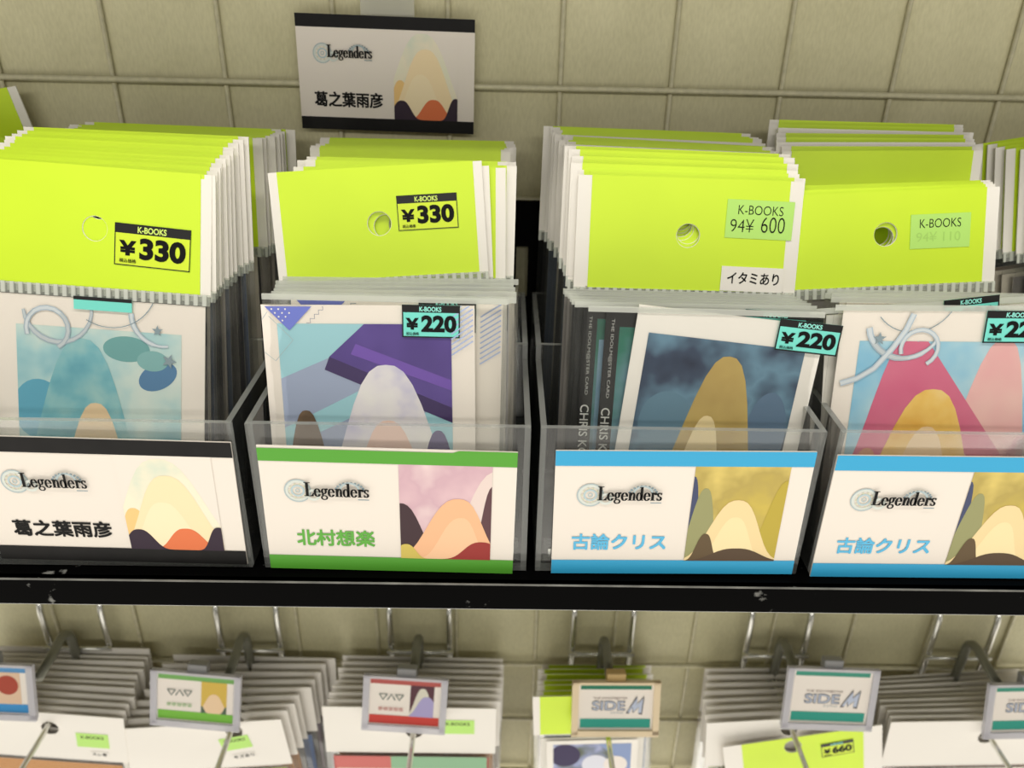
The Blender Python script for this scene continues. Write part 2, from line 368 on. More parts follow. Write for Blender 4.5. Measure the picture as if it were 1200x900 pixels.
def logo(p, x, z, s=1.0):
    gears(p, x, z, s)
    p.serif(x+2.6*s, z-1.8*s, x+26.5*s, z+4.3*s, INK); p.serif(x+2.8*s, z-1.8*s, x+26.7*s, z+4.3*s, INK); p.serif(x+3.0*s, z-1.75*s, x+26.9*s, z+4.35*s, INK)
    p.rect(x+22.5*s, z-3.0*s, x+26.6*s, z-2.6*s, GREY3)
def art_pale(p, x0, z0, x1, z1):      # plain stand-in pictures: layered hills in the colours of the print
    p.cl = (x0, z0, x1, z1); W, Hh = x1-x0, z1-z0; F = lambda cx, w_, pk, m, sk=0: p.hill(x0+cx*W, w_*W, z0, z0+pk*Hh, m, skew=sk*W)
    p.rect(x0, z0, x1, z1, paper((232,224,214), .45, .3, 'white_card'))
    F(.45, .46, .97, clouds([(232,232,208),(238,230,206),(212,220,202)], 60))
    F(.1, .16, .45, paper((240,200,132))); F(.5, .36, .80, paper((246,224,182))); F(.42, .26, .52, paper((248,230,192)))
    F(.62, .20, .24, paper((224,118,72))); F(.12, .16, .22, paper((46,30,48))); F(.97, .12, .26, paper((46,30,48)))
    p.cl = None
def art_pink(p, x0, z0, x1, z1):
    p.cl = (x0, z0, x1, z1); W, Hh = x1-x0, z1-z0; F = lambda cx, w_, pk, m, sk=0: p.hill(x0+cx*W, w_*W, z0, z0+pk*Hh, m, skew=sk*W)
    p.rect(x0, z0, x1, z1, clouds([(222,190,196),(204,168,180),(232,212,210)], 45))
    F(.95, .3, .95, paper((226,208,202)), .1); F(1.02, .14, .8, paper((92,60,66))); F(.0, .26, .6, paper((62,42,48)))
    F(.58, .34, .66, paper((238,184,142)), .06); F(.62, .22, .46, paper((242,196,156)), .05)
    F(.9, .22, .2, paper((152,50,46))); F(.06, .12, .16, paper((206,186,92)))
    p.cl = None
def art_gold(p, x0, z0, x1, z1):
    p.cl = (x0, z0, x1, z1); W, Hh = x1-x0, z1-z0; F = lambda cx, w_, pk, m, sk=0: p.hill(x0+cx*W, w_*W, z0, z0+pk*Hh, m, skew=sk*W)
    p.rect(x0, z0, x1, z1, clouds([(200,178,78),(178,158,82),(222,200,112)], 50))
    F(.0, .1, .9, paper((66,74,106))); F(.14, .14, .78, paper((150,150,104))); F(1.0, .2, .86, paper((184,164,62)))
    F(.5, .3, .66, paper((236,212,160))); F(.5, .2, .48, paper((242,222,172))); F(.2, .1, .3, paper((96,78,52))); F(.56, .3, .14, paper((84,66,48)))
    p.cl = None
NAMES = {'black': '葛之葉雨彦', 'green': '北村想楽', 'blue': '古論クリス'}
BAND = {'black': paper((15,14,14), .45, .2, 'black_band', noise=.4, nscale=120), 'green': paper((84,160,50), .45, .3, 'green_band'), 'blue': paper((52,164,212), .45, .3, 'blue_band')}
NAMECOL = {'black': INK, 'green': paper((96,172,66)), 'blue': paper((92,184,226))}
ART = {'black': art_pale, 'green': art_pink, 'blue': art_gold}
def name_card(kind, label, loc, wd, ht, rx=0, ry=0, notch=False, px=(.54,.915)):
    t = thing('name_card', label, 'name card', loc); t.rotation_mode = 'YXZ'; t.rotation_euler = (R(rx), R(ry), 0)
    w = wd*500; h = ht*1000                                   # millimetres, origin at the middle of the bottom edge
    b = MB(); b.box(-wd/2, wd/2, 0, .0006, 0, ht, paper((232,224,214), .45, .3, 'white_card')); c = link('card', b.mesh('card'), t)
    s = wd/.095
    p = Print(y=-.0002, step=3e-5)
    p.rect(-w, 0, w, 6.6*s, BAND[kind])
    if notch: p.poly([(-w,h-6.4*s),(w,h-6.4*s),(w,h),(w*.55,h),(w*.5,h-.9),(-w,h-.9)], BAND[kind])
    else: p.rect(-w, h-6.4*s, w, h, BAND[kind])
    link('colour_bands', p.mesh('colour_bands'), t)
    p = Print(y=-.0002, step=3e-5); ART[kind](p, -w+2*w*px[0], 6.6*s, -w+2*w*px[1], h-6.4*s); link('printed_picture', p.mesh('printed_picture'), t)
    p = Print(y=-.0002, step=3e-5); logo(p, -w+13.5*s, h-19.2*s, s); link('gear_logo', p.mesh('gear_logo'), t)
    nx0, nx1 = {'black': (.082,.475), 'green': (.12,.435), 'blue': (.078,.462)}[kind]
    p = Print(y=-.0002, step=3e-5); p.text(NAMES[kind], -w+2*w*nx0, h*.205, -w+2*w*nx1, h*.342, NAMECOL[kind], .035); link('lettering', p.mesh('lettering'), t)
    return t
NC = .2492
name_card('black', 'black-banded name card at the front left of the black shelf', (-.1448, NC, -.2049), .0945, .0552, ry=.9)
name_card('green', 'white name card with green bands and a pink picture', (-.0414, NC, -.2078), .0944, .0557, ry=.9, notch=True, px=(.54,.905))
name_card('blue', 'blue-banded name card just right of the green-banded name card', (.0685, NC, -.2075), .0950, .0562, ry=-.6, px=(.543,.913))
name_card('blue', 'blue-banded name card cut by the right edge of the photo', (.1712, NC, -.2079), .0955, .0560, ry=-.2, px=(.543,.913))
ws = name_card('black', 'black-banded name card standing up against the wall wires above the bags', (-.0527, .3772, -.0622), .0772, .0475, rx=-1, ry=.9, px=(.54,.905))

b = MB(); b.box(-.0105, .0125, .0008, .0011, .040, .062, clear('clear_tape', (.9,.9,.86), .3, .15, hazecol=(.85,.85,.78), refl=.6)); link('clear_tape', b.mesh('clear_tape'), ws)
# ------------------------------------------------------------------ price stickers
def sticker(parent, kind, x, z, wd, ht, y, rot=0):
    """printed price sticker, lower left corner at x, z on its bag"""
    W, Hh = wd*1000, ht*1000
    base = {'330': LIMEST, '220': TEAL, '600': MINT, '110': MINT, 'kb': MINT, '660': LIMEST}.get(kind, WHITE)
    b = MB(); b.box(0, wd, 0, .00012, 0, ht, base); st = link('price_sticker' if kind not in ('itami','sure','kizu') else 'note_sticker', b.mesh('price_sticker'), parent)
    st.location = (x, y, z); st.rotation_euler = (0, R(-rot), 0)
    p = Print(y=-.00005, step=3e-5)
    if kind in ('330', '220', '660'):
        top = Hh*.77
        p.rect(0, top, W, Hh, BLACKP); p.frame(0, 0, W, Hh, W*.022 if kind != '330' else W*.013, BLACKP)
        p.text('K-BOOKS', W*.30, Hh*.80, W*.68, Hh*.95, paper((214,240,120)) if kind == '330' else paper((150,232,220)), .03)
        p.text('¥', W*.06, Hh*.24, W*.29, Hh*.60, INK, .045); p.text(kind, W*.33, Hh*.17, W*.94, Hh*.69, INK, .045)
        p.text('税込価格', W*.07, Hh*.07, W*.29, Hh*.165, INK, .01)
    elif kind == '600':
        p.text('K-BOOKS', W*.17, Hh*.62, W*.84, Hh*.86, INK, -.006); p.text('94¥', W*.07, Hh*.16, W*.42, Hh*.5, INK, -.012); p.text('600', W*.53, Hh*.17, W*.88, Hh*.58, INK, -.012)
    elif kind == '110':
        p.text('K-BOOKS', W*.15, Hh*.60, W*.84, Hh*.86, INK, -.006); p.text('94¥ 110', W*.10, Hh*.2, W*.84, Hh*.48, paper((176,222,112)), .0)
    elif kind == 'kb': p.text('K-BOOKS', W*.15, Hh*.62, W*.86, Hh*.84, INK, .01)
    elif kind == 'itami': p.text('イタミあり', W*.1, Hh*.3, W*.93, Hh*.78, INK, .022)
    elif kind == 'sure': p.text('スレ有', W*.1, Hh*.2, W*.9, Hh*.8, INK, .02)
    elif kind == 'kizu': p.text('キズあり', W*.05, Hh*.2, W*.95, Hh*.8, INK, .02)
    link('lettering', p.mesh('lettering'), st); return st

# ------------------------------------------------------------------ bags
def holed(x0, x1, z0, z1, y0, y1, mat, cx, cz, r, n=24, wav=0):
    """paper strip with a punched hole"""
    angs = sorted(set([2*PI*k/n for k in range(n)] + [math.atan2(z-cz, x-cx) % (2*PI) for x in (x0, x1) for z in (z0, z1)]))
    b = MB(); N = len(angs); inn = []; out = []
    for a in angs:
        c, s = math.cos(a), math.sin(a); t = 1e9
        if c > 1e-9: t = min(t, (x1-cx)/c)
        if c < -1e-9: t = min(t, (x0-cx)/c)
        if s > 1e-9: t = min(t, (z1-cz)/s)
        if s < -1e-9: t = min(t, (z0-cz)/s)
        inn.append((cx+r*c, cz+r*s)); out.append((cx+t*c, cz+t*s))
    for i in range(N):
        j = (i+1) % N
        A, B, C, D = inn[i], out[i], out[j], inn[j]
        b.face([(A[0],y0,A[1]),(B[0],y0,B[1]),(C[0],y0,C[1]),(D[0],y0,D[1])], mat)
        b.face([(D[0],y1,D[1]),(C[0],y1,C[1]),(B[0],y1,B[1]),(A[0],y1,A[1])], mat)
        b.face([(A[0],y0,A[1]),(D[0],y0,D[1]),(D[0],y1,D[1]),(A[0],y1,A[1])], mat)
        b.face([(B[0],y0,B[1]),(B[0],y1,B[1]),(C[0],y1,C[1]),(C[0],y0,C[1])], mat)
    return b
def pouch_mesh(w, h, th, seed):
    rd = random.Random(seed); b = MB(); nx, nz = 8, 10
    def g(sgn):
        base = len(b.v)
        for k in range(nz+1):
            for i in range(nx+1):
                u, v = i/nx, k/nz; bul = th/2*(1 if 0 < i < nx and 0 < k else .15)
                b.v.append((w*(u-.5), sgn*(bul+(rd.random()*.00035 if 0 < i < nx and 0 < k < nz else 0)), h*v))
        for k in range(nz):
            for i in range(nx):
                a = base+k*(nx+1)+i; q = [a, a+1, a+nx+2, a+nx+1]
                b.f.append(q if sgn < 0 else q[::-1]); b.mi.append(b.m(FILM if 0 < i < nx-1 else FILM))
        return base
    A = g(-1); B = g(1)
    for k in range(nz):
        for i in (0, nx):
            a, c = A+k*(nx+1)+i, B+k*(nx+1)+i; b.f.append([a, c, c+nx+1, a+nx+1]); b.mi.append(b.m(FILM_EDGE))
    return b.mesh('pouch', True)
CACHE = {}
def cached(k, fn):
    if k not in CACHE: CACHE[k] = fn()
    return CACHE[k]
def rounded_card(w, h, r, th, mat, edge):
    b = MB(); pts = []
    for cx, cz, a0 in ((w/2-r,r,-90),(w/2-r,h-r,0),(-w/2+r,h-r,90),(-w/2+r,r,180)):
        for k in range(6): a = R(a0+18*k); pts.append((cx+r*math.cos(a), cz+r*math.sin(a)))
    b.face([(p[0],0,p[1]) for p in pts], mat); b.face([(p[0],th,p[1]) for p in pts][::-1], edge)
    for i in range(len(pts)):
        p, q = pts[i-1], pts[i]; b.face([(p[0],0,p[1]),(p[0],th,p[1]),(q[0],th,q[1]),(q[0],0,q[1])], edge)
    return b.mesh('card')
CARDCOL = [paper((196,186,176),name='card_back'), paper((120,116,112),name='card_back'), paper((60,58,62),name='card_back'), paper((214,206,190),name='card_back'), paper((104,116,140),name='card_back'), paper((150,128,110),name='card_back')]
def bag(label, group, x, y, lean, tilt=0, yaw=0, z=-.2055, w=.09, h=.1015, hd=.0455, head='lime', card=(.080,.0985), ccol=None, cx=0, crot=0,
        th=.0012, side=.004, hole=.0046, name='bagged_card', seal=True, front=False, cround=0, hfrac=.5, hcx=0.0):
    """clear bag standing on its bottom edge (origin), leaning back; header strip on top of the pouch"""
    t = thing(name, label, 'card bag', (x, y, z), group); t.rotation_mode = 'YXZ'; t.rotation_euler = (R(-lean), R(tilt), R(yaw))
    v = random.randrange(4)
    link('pouch', cached(('po',w,h,v,th), lambda: pouch_mesh(w, h, th, v)), t)
    cc = ccol or random.choice(CARDCOL)
    if card:
        cw, ch = card
        def mk():
            if cround: return rounded_card(cw, ch, cround, .0004, cc, cc)
            b = MB(); b.box(-cw/2, cw/2, 0, .0004, 0, ch, cc, CREAM); return b.mesh('card')
        c = link('card', cached(('ca',cw,ch,cc.name,cround), mk), t); c.location = (cx, -.0002, .0012); c.rotation_euler = (0, R(crot), 0)
    if head:
        hm = cached(('he',w,h,hd,hole,hfrac,hcx), lambda: holed(-w/2, w/2, h, h+hd, -.0002, .0004, WHITE, hcx, h+hd*hfrac, hole).mesh('header'))
        ho = link('header', hm, t)
        if head == 'lime':
            lm = cached(('li',w,h,hd,side,hole,hfrac,hcx), lambda: holed(-w/2+side, w/2-side, h+.0006, h+hd+.0001, -.00045, -.00025, LIME, hcx, h+hd*hfrac, hole+.0002).mesh('lime_insert'))
            link('lime_insert', lm, ho)
        if seal:
            def sm():
                b = MB(); b.box(-w/2, w/2, -.0009, -.0006, h-.0035, h+.0008, SEAL); return b.mesh('seal_strip')
            link('seal_strip', cached(('se',w,h), sm), t)
    elif seal:
        def sm2():
            b = MB(); b.box(-w/2, w/2, -th/2-.0002, -th/2, h-.0022, h, FILM_TOP); return b.mesh('top_fold')
        link('top_fold', cached(('tf',w,h), sm2), t)
    t['_c'] = 0; del t['_c']
    return t
def child(o, n): return [c for c in o.children if c.name.split('.')[0] == n][0]
def jit(a): return random.uniform(-a, a)

def ribbon(p, pts, wd):
    wd = [v*.75 for v in wd] if isinstance(wd, list) else wd*.75
    p.line(pts, wd, paper((176,192,204))); p.line(pts, [v*.55 for v in wd] if isinstance(wd, list) else wd*.55, paper((206,214,218)))
def curve(cx, cz, r, a0, a1, n=14, e=1.0): return [(cx+r*math.cos(R(a0+(a1-a0)*k/n)), cz+r*e*math.sin(R(a0+(a1-a0)*k/n))) for k in range(n+1)]

# --- bin 1: lime headed bags, front one showing a teal picture
def place(label, **k): return bag(label, None, **k)
b1 = bag('front lime-headed bag of the left bin, with a level 330 yen sticker', None, x=-.1605, y=.262, lean=16.7, tilt=3.2, w=.087, card=(.080,.0965), ccol=CREAM, cx=.0015)
c = child(b1, 'card')
p = Print(ox=-.040, y=-.0002, step=3e-5); p.cl = (8, 4, 71, 85)
p.rect(8, 4, 71, 85, clouds([(120,186,204),(176,216,220),(214,232,226),(226,236,228)], 38))
p.ell(16, 52, 10, 12, paper((104,178,204))); p.ell(50, 78, 9, 5, paper((120,176,176))); p.ell(62, 68, 8, 5, paper((96,140,180)), rot=30); p.ell(60, 74, 6, 4, paper((140,190,190)))
p.hill(33, 19, 4, 81, clouds([(96,168,188),(132,194,204),(178,216,212)], 60)); p.hill(58, 10, 4, 40, paper((92,176,196)))
p.hill(38, 12, 4, 56, paper((240,214,176))); p.hill(40, 7, 4, 36, paper((196,132,108))); p.hill(52, 14, 4, 26, paper((226,232,230)))
p.cl = (0, 0, 80, 96.5)
ribbon(p, curve(24, 92, 13, -175, 20), [1.5, 2, 2.4, 2.8, 3, 3, 2.8, 2.6, 2.4, 2.2, 2, 1.8, 1.6, 1.4, 1.2])
ribbon(p, curve(20, 84, 8, 200, -60), 2.6); ribbon(p, curve(64, 92, 12, 180, 280), [2.8]*6+[2.2]*5+[1.4]*4)
p.line(curve(44, 104, 18, -120, -20), .35, GREY3)
p.star(62, 86, 2.2, GREY3); p.star(66.5, 74.5, 3.0, GREY3, 70)
link('printed_picture', p.mesh('printed_picture'), c)
sticker(b1, '330', .0072, .1115, .0285, .0157, -.0007, -2)
b = MB(); b.box(-.008, .014, 0, .0001, .0935, .0985, TEAL); b.box(-.008, .014, -.0001, 0, .0972, .0985, BLACKP); o = link('price_sticker', b.mesh('price_sticker'), b1); o.location = (0, -.0012, .0); o['label'] = 'teal price sticker mostly hidden under the seal'
GB1 = 'bags packed behind the front bag of the left bin'
for i in range(11):
    bag('lime-headed bag packed close behind the front bag of the left bin', GB1, x=-.1590+jit(.0014)+.0011*i, y=.2655+.0031*i, lean=15.5-.45*i+jit(.25), tilt=3.0-.20*i+jit(.4), w=.087, hfrac=.68 if i == 0 else .5, h=.1015+.0002*i, hd=.0440+.0005*i)
GB1b = 'rear bags of the left bin'
for i in range(8):
    bag('shaded lime-headed bag in the rear compartment of the left bin', GB1b, x=-.146+jit(.002)+.0016*i*.6, y=.3152+.0036*i, lean=11.5-.5*i+jit(.2), tilt=.6+jit(.5), h=.1025)

# --- bin 2
b2 = bag('front headerless bag of the second bin holding a purple and sky-blue picture card', None, x=-.0430, y=.2590, lean=10, tilt=.3, h=.1033, w=.090, head=None, card=(.0782,.0985), ccol=CREAM, cx=-.0049, crot=-1)
c = child(b2, 'card')
p = Print(ox=-.0391, y=-.0002, step=3e-5)
p.cl = (5.5, 12, 69.5, 91.5)
p.rect(5.5, 12, 69.5, 91.5, paper((166,214,224), .35)); p.poly([(0,68),(0,48),(70,84),(70,99)], paper((166,178,204), .35)); p.poly([(0,40),(0,30),(70,62),(70,74)], paper((160,172,200), .35)); p.rect(5.5,12,30,40,paper((168,180,206)))
p.poly([(38,92),(72,92),(72,58),(24,79)], clouds([(84,66,134),(104,84,160)], 40)); p.poly([(24,79),(72,58),(72,52),(22,74)], paper((72,56,104), .35)); p.poly([(34,84),(72,69),(72,65),(32,80)], paper((124,92,184), .35))
p.hill(45, 19, 12, 76, clouds([(196,192,226),(236,232,236),(244,242,238)], 55)); p.hill(64, 7, 12, 50, paper((92,80,132)))
p.hill(45, 12.5, 12, 54, paper((246,214,200))); p.hill(47, 6, 12, 30, paper((226,150,150)))
p.hill(14, 8, 12, 58, paper((112,92,72))); p.hill(16, 6, 12, 42, paper((140,118,92)))
p.cl = (0, 0, 78.2, 98.5)
BLU = paper((112,124,204), .35)
p.poly([(1.5,98),(18.6,98),(10,89)], BLU)
for a, q in ((4,97),(6.5,97),(9,97),(5.2,95.6),(7.8,95.6),(10.4,95.6),(6.5,94.2),(9,94.2),(7.8,92.8)): p.ell(a, q, .33, .33, WHITE, n=8)
p.line([(2.4,96),(0.2,93)], .2, GREY1); p.line([(2.8,94.5),(11.2,85.5),(4.2,77.5),(0.2,81)], .22, GREY1)
p.line([(16.5,92),(18,92),(18,93.6),(19.6,93.6),(19.6,95.2),(21.2,95.2),(21.2,96.8),(22.8,96.8),(22.8,98.2)], .22, paper((120,124,150)))
for k in range(9): p.line([(69.6, 96-k*2), (77.6, 98.4-k*2+3)], .5, paper((168,184,222)))
link('printed_picture', p.mesh('printed_picture'), c)
sticker(b2, '220', .0060, .0882, .0212, .0122, -.0012, 0)
GB2 = 'headerless bags packed in the second bin'
LAV = paper((226,222,226), .35)
STR = []
for i in range(5):
    q = bag('headerless bag with a white card packed behind the second bin front card', GB2, x=-.0405+jit(.001)+.0004*i, y=.2618+.0028*i, lean=10+.35*i+jit(.2), tilt=jit(.7), h=.1030+.0005*i, head=None, card=(.0782+.0012*(i % 2),.0990), ccol=[CREAM, WHITE, CREAM, LAV, CREAM][i], cx=.0035*(i/4)+.001)
    cq = child(q, 'card'); pr = Print(ox=-.0391, y=-.0002, step=3e-5); pr.cl = (0,0,78,99)
    if i == 0:
        pr.poly([(2,98.8),(20,98.8),(11,89)], BLU); pr.line([(20,96),(22,96),(22,98),(24,98)], .25, GREY3)
        for k in range(10): pr.line([(70, 94-k*2), (77.6, 97-k*2+2)], .5, paper((168,184,222)))
    if i == 1: pr.ell(75, 80, .8, .8, paper((150,150,200))); pr.star(76, 75, 1.4, GREY1)
    if i == 3:
        for k in range(9): pr.poly([(8+8*k,95),(12+8*k,95),(15+8*k,98.8),(11+8*k,98.8)], [paper((96,100,84)), paper((176,184,214))][k % 2], False)
    if pr.v: link('printed_picture', pr.mesh('printed_picture'), cq)
    if i in (0, 2): sticker(q, '220', .009+.012*(i > 0), .0893-.001*i, .0212, .0122, -.0012, 0)
h2 = bag('lime-headed bag tilted up to the right, with a 330 yen sticker, second bin', None, x=-.0395, y=.2765, lean=16.7, tilt=-4.3, hd=.0435, h=.1025, w=.0835, side=.0035, card=(.077,.098))
sticker(h2, '330', .0075, .1210, .0237, .0135, -.0007, 0)
GB2h = 'lime-headed bags in the front compartment of the second bin'
for i in range(5):
    q = bag('lime-headed bag right behind the tilted 330 yen bag of the second bin', GB2h, x=-.0398+jit(.001)+.0004*i, y=.2800+.0032*i, lean=15.8-.5*i, tilt=[-3.0,-.8,.6,-.6,.4][i], h=[.1000,.1000,.1010,.1010,.1010][i], hd=.0440, w=.0835, card=(.077,.097))
    if i == 0: sticker(q, '330', .0065, .1060, .0237, .0135, -.0007, 0)
GB2b = 'rear bags of the second bin'
for i in range(7):
    bag('shaded lime-headed bag in the rear compartment of the second bin', GB2b, x=-.0385+jit(.0012), y=.3150+.0040*i, lean=11.5-.6*i+jit(.2), tilt=.5+jit(.5), h=.0990, w=.0835, card=(.077,.097))

# --- bin 3
b3 = bag('front headerless bag of the third bin holding a tilted white-bordered dark blue picture', None, x=.0745, y=.2590, lean=10, tilt=.6, h=.1006, w=.0875, head=None, card=(.0705,.0975), ccol=WHITE, cx=.0012, crot=5.2)
c = child(b3, 'card')
p = Print(ox=-.03525, y=-.0002, step=3e-5); p.cl = (5.2, 10, 64.6, 87.5)
p.rect(5.2, 10, 64.6, 87.5, clouds([(38,42,62),(64,78,100),(110,146,168),(50,58,84)], 36))
p.ell(18, 52, 11, 14, paper((104,138,158)), rot=10); p.ell(56, 52, 8, 18, paper((98,124,150)))
HG = clouds([(176,150,84),(190,164,98),(206,182,110)], 40)
p.hill(37, 15, 10, 82, HG); p.hill(20, 8, 10, 40, HG); p.hill(54, 7, 10, 44, paper((168,144,78)))
p.hill(33, 8.5, 10, 58, paper((242,222,170))); p.hill(37, 5, 10, 34, paper((220,162,132)))
p.cl = None
link('printed_picture', p.mesh('printed_picture'), c)
sticker(b3, '220', .0262, .0860, .0237, .0118, -.0012, -5)
GB3 = None
DARK = paper((20,19,20), .3, .5, 'black_card')
for i in range(6):
    lb = ['headerless bag with a black card directly behind the tilted picture of the third bin',
          'second black-card bag behind the tilted picture, further left'][i] if i < 2 else 'headerless bag with a dark card deep behind the tilted picture'
    q = bag(lb, None if i < 2 else 'headerless bags deep in the third bin', x=.0715-.0008*i+jit(.0006), y=.2620+.0028*i, lean=10+.4*i, tilt=.3+jit(.5), h=.1014-.0002*i, head=None, card=(.0815,.0985), ccol=DARK if i < 4 else None, cround=.004, cx=[.0055,-.001,-.0022,-.003,-.0035,-.004][i], crot=[1.3,.9,.6,.5,.3,.2][i])
    if i < 2:
        cq = child(q, 'card'); pr = Print(ox=-.04075, y=-.0002, step=3e-5)
        pr.rect(5.4, 4, 76, 96.2, clouds([(60,60,60),(50,130,110),(130,170,190),(60,50,40)], 30))
        if i == 1: pr.rect(6.5, 4, 9.5, 84, clouds([(96,150,190),(160,196,220)], 50))
        pr.rect(0.2, 2, 5.4, 94, DARK); pr.rect(5.4, 90 if i == 0 else 92, 79, 97, DARK)
        pr.text('THE IDOLM@STER CARD', 2.0, 62, 3.5, 93, paper((200,200,196)), 0, rot=1)
        pr.text('CHRIS KORON', .9, 26, 4.3, 58, paper((226,226,222)), .01, rot=1)
        link('printed_picture', pr.mesh('printed_picture'), cq)
        if i == 0:
            pr = Print(ox=-.04075, y=-.0003, step=3e-5); pr.rect(40, 92.6, 62, 96, paper((0,120,96))); pr.ell(30, 92, 9, 3, paper((210,180,150))); link('printed_panel', pr.mesh('printed_panel'), cq)
            sticker(q, '220', .0178, .0880, .0237, .0118, -.0012, -3)
        if i == 0:
            pr = Print(ox=-.04075, y=-.0004, step=3e-5); pr.rect(70, 4, 74.5, 60, paper((60,160,120))); link('printed_edge', pr.mesh('printed_edge'), cq)
h3 = bag('front lime-headed bag of the third bin with a mint 600 yen sticker', None, x=.0723, y=.2790, lean=16.2, tilt=.7, h=.0985, hd=.0445, w=.0895, side=.0055)
sticker(h3, '600', .0145, .1205, .0268, .0150, -.0007, -1); sticker(h3, 'itami', .0142, .0995, .0252, .0098, -.0008, -1)
GB3h = 'lime-headed bags in the front compartment of the third bin'
for i in range(8):
    bag('lime-headed bag stacked behind the mint-stickered front bag of the third bin', GB3h, x=.0713+jit(.0009)-.0007*i, y=.2815+.0022*i, lean=15.6-.6*i+jit(.2), tilt=.9+jit(.35), h=.0990+.0008*i, hd=.0450, side=.0045)
GB3b = 'rear bags of the third bin'
for i in range(9):
    bag('shaded lime-headed bag in the rear compartment of the third bin', GB3b, x=.0675+jit(.001)-.0009*i, y=.3146+.0032*i, lean=11.5-.5*i+jit(.2), tilt=1.3+jit(.5), h=.1015+.0004*i, head='white' if i in (0, 4) else 'lime')

# --- bin 4
b4 = bag('front headerless bag of the right bin with a pink and sky-blue picture card', None, x=.1705, y=.2590, lean=10, tilt=-.6, h=.1035, w=.0935, head=None, card=(.0850,.1000), ccol=CREAM, cx=-.0012, crot=.2)
c = child(b4, 'card')
p = Print(ox=-.0425, y=-.0002, step=3e-5); p.cl = (7.5, 6, 77, 88.5)
p.rect(7.5, 6, 77, 88.5, clouds([(110,186,226),(170,214,232),(226,238,238)], 34))
PK = clouds([(216,104,140),(226,130,156)], 40); PL = clouds([(238,176,180),(246,204,196)], 40)
p.hill(62, 15, 6, 90, PL); p.hill(26, 12, 30, 90, PK); p.hill(76, 9, 6, 52, paper((240,158,176)))
p.poly([(20,82),(32,90),(76,34),(76,20)], PK)
p.hill(38, 19, 6, 70, clouds([(232,176,70),(246,206,110),(250,222,150)], 50)); p.hill(16, 8, 6, 46, paper((226,164,126)))
p.hill(38, 11.5, 6, 55, paper((250,222,176))); p.hill(38, 5, 6, 36, paper((222,124,104)))
p.hill(44, 20, 6, 24, paper((232,236,238))); p.hill(26, 8, 6, 20, paper((84,124,180))); p.hill(56, 7, 6, 20, paper((96,88,138)))
p.cl = (0, 0, 85, 100)
p.line(curve(26, 108, 16, -140, -30), .35, GREY3)
ribbon(p, curve(24, 96, 14, 190, 330), [3.2]*8+[2.6]*4+[2]*3); ribbon(p, curve(30, 86, 7, -60, 200), 2.2); ribbon(p, [(2,72),(8,74),(14,78),(20,86),(24,93),(26,99)], 3.0)
p.star(14.5, 89.5, 2.6, GREY3)
link('printed_picture', p.mesh('printed_picture'), c)
sticker(b4, '220', .0095, .0895, .0240, .0122, -.0012, 0)
for i in range(5):
    q = bag('raised white bag with tilted 220 yen sticker behind the pink picture' if i == 0 else 'headerless bag packed deep behind the pink picture card of the right bin', None if i == 0 else 'headerless bags deep in the right bin', x=.1690+.0006*i, y=.2620+.0028*i, lean=10+.4*i, tilt=[-4.5,0,.5,-.5,.3][i], h=.1040-.0002*i, w=.0925, head=None, card=(.0840,.1000), ccol=WHITE if i == 0 else CREAM, cx=.002, crot=0)
    if i == 0: sticker(q, '220', .0035, .0925, .0205, .0118, -.0012, 3)
h4 = bag('lime-headed bag with a faded mint sticker, tilted in the right bin', None, x=.1610, y=.2795, lean=16.4, tilt=-3.6, h=.1015, hd=.0380, w=.0900, side=.0052, hfrac=.56)
sticker(h4, '110', .0098, .1165, .0240, .0135, -.0007, 0)
GB4h = 'lime-headed bags in the front compartment of the right bin'
for i in range(3):
    bag('lime-headed bag hidden close behind the faded-sticker bag of the right bin', GB4h, x=.1590+jit(.0004), y=.2830+.0035*i, lean=15.4-.4*i, tilt=-3.0+.1*i, h=.1000, hd=.0400, w=.0885)
GB4b = 'rear bags of the right bin'
for i in range(8):
    bag('shaded lime-headed bag in the rear compartment of the right bin', GB4b, x=.1615+jit(.001)-.0009*i, y=.3110+.0038*i, lean=12-.55*i+jit(.2), tilt=-1.6+.3*i+jit(.4), h=.1030+.0010*i, w=.084, card=(.077,.099), head='white' if i in (2, 5) else 'lime')

# --- bins at the two edges of the picture
for i in range(9):
    bag('bag seen edge-on at the far right edge, beyond the right bin', 'bags seen edge-on at the far right', x=.2765+.0034*(8-i), y=.3115+.0038*i, lean=11.5-.55*i, tilt=-9.6+jit(.4), h=.1110)
for i in range(8):
    bag('shaded bag at the far left edge, beyond the left bin', 'bags at the far left edge', x=-.2520+jit(.002), y=.3115+.0036*i, lean=12-.55*i, tilt=3.0+jit(1.0), h=.0985)
bag('single lime-headed bag standing up crooked at the top left corner', None, x=-.2313, y=.3742, z=-.2084, lean=0, tilt=-10, h=.1118, th=.001)

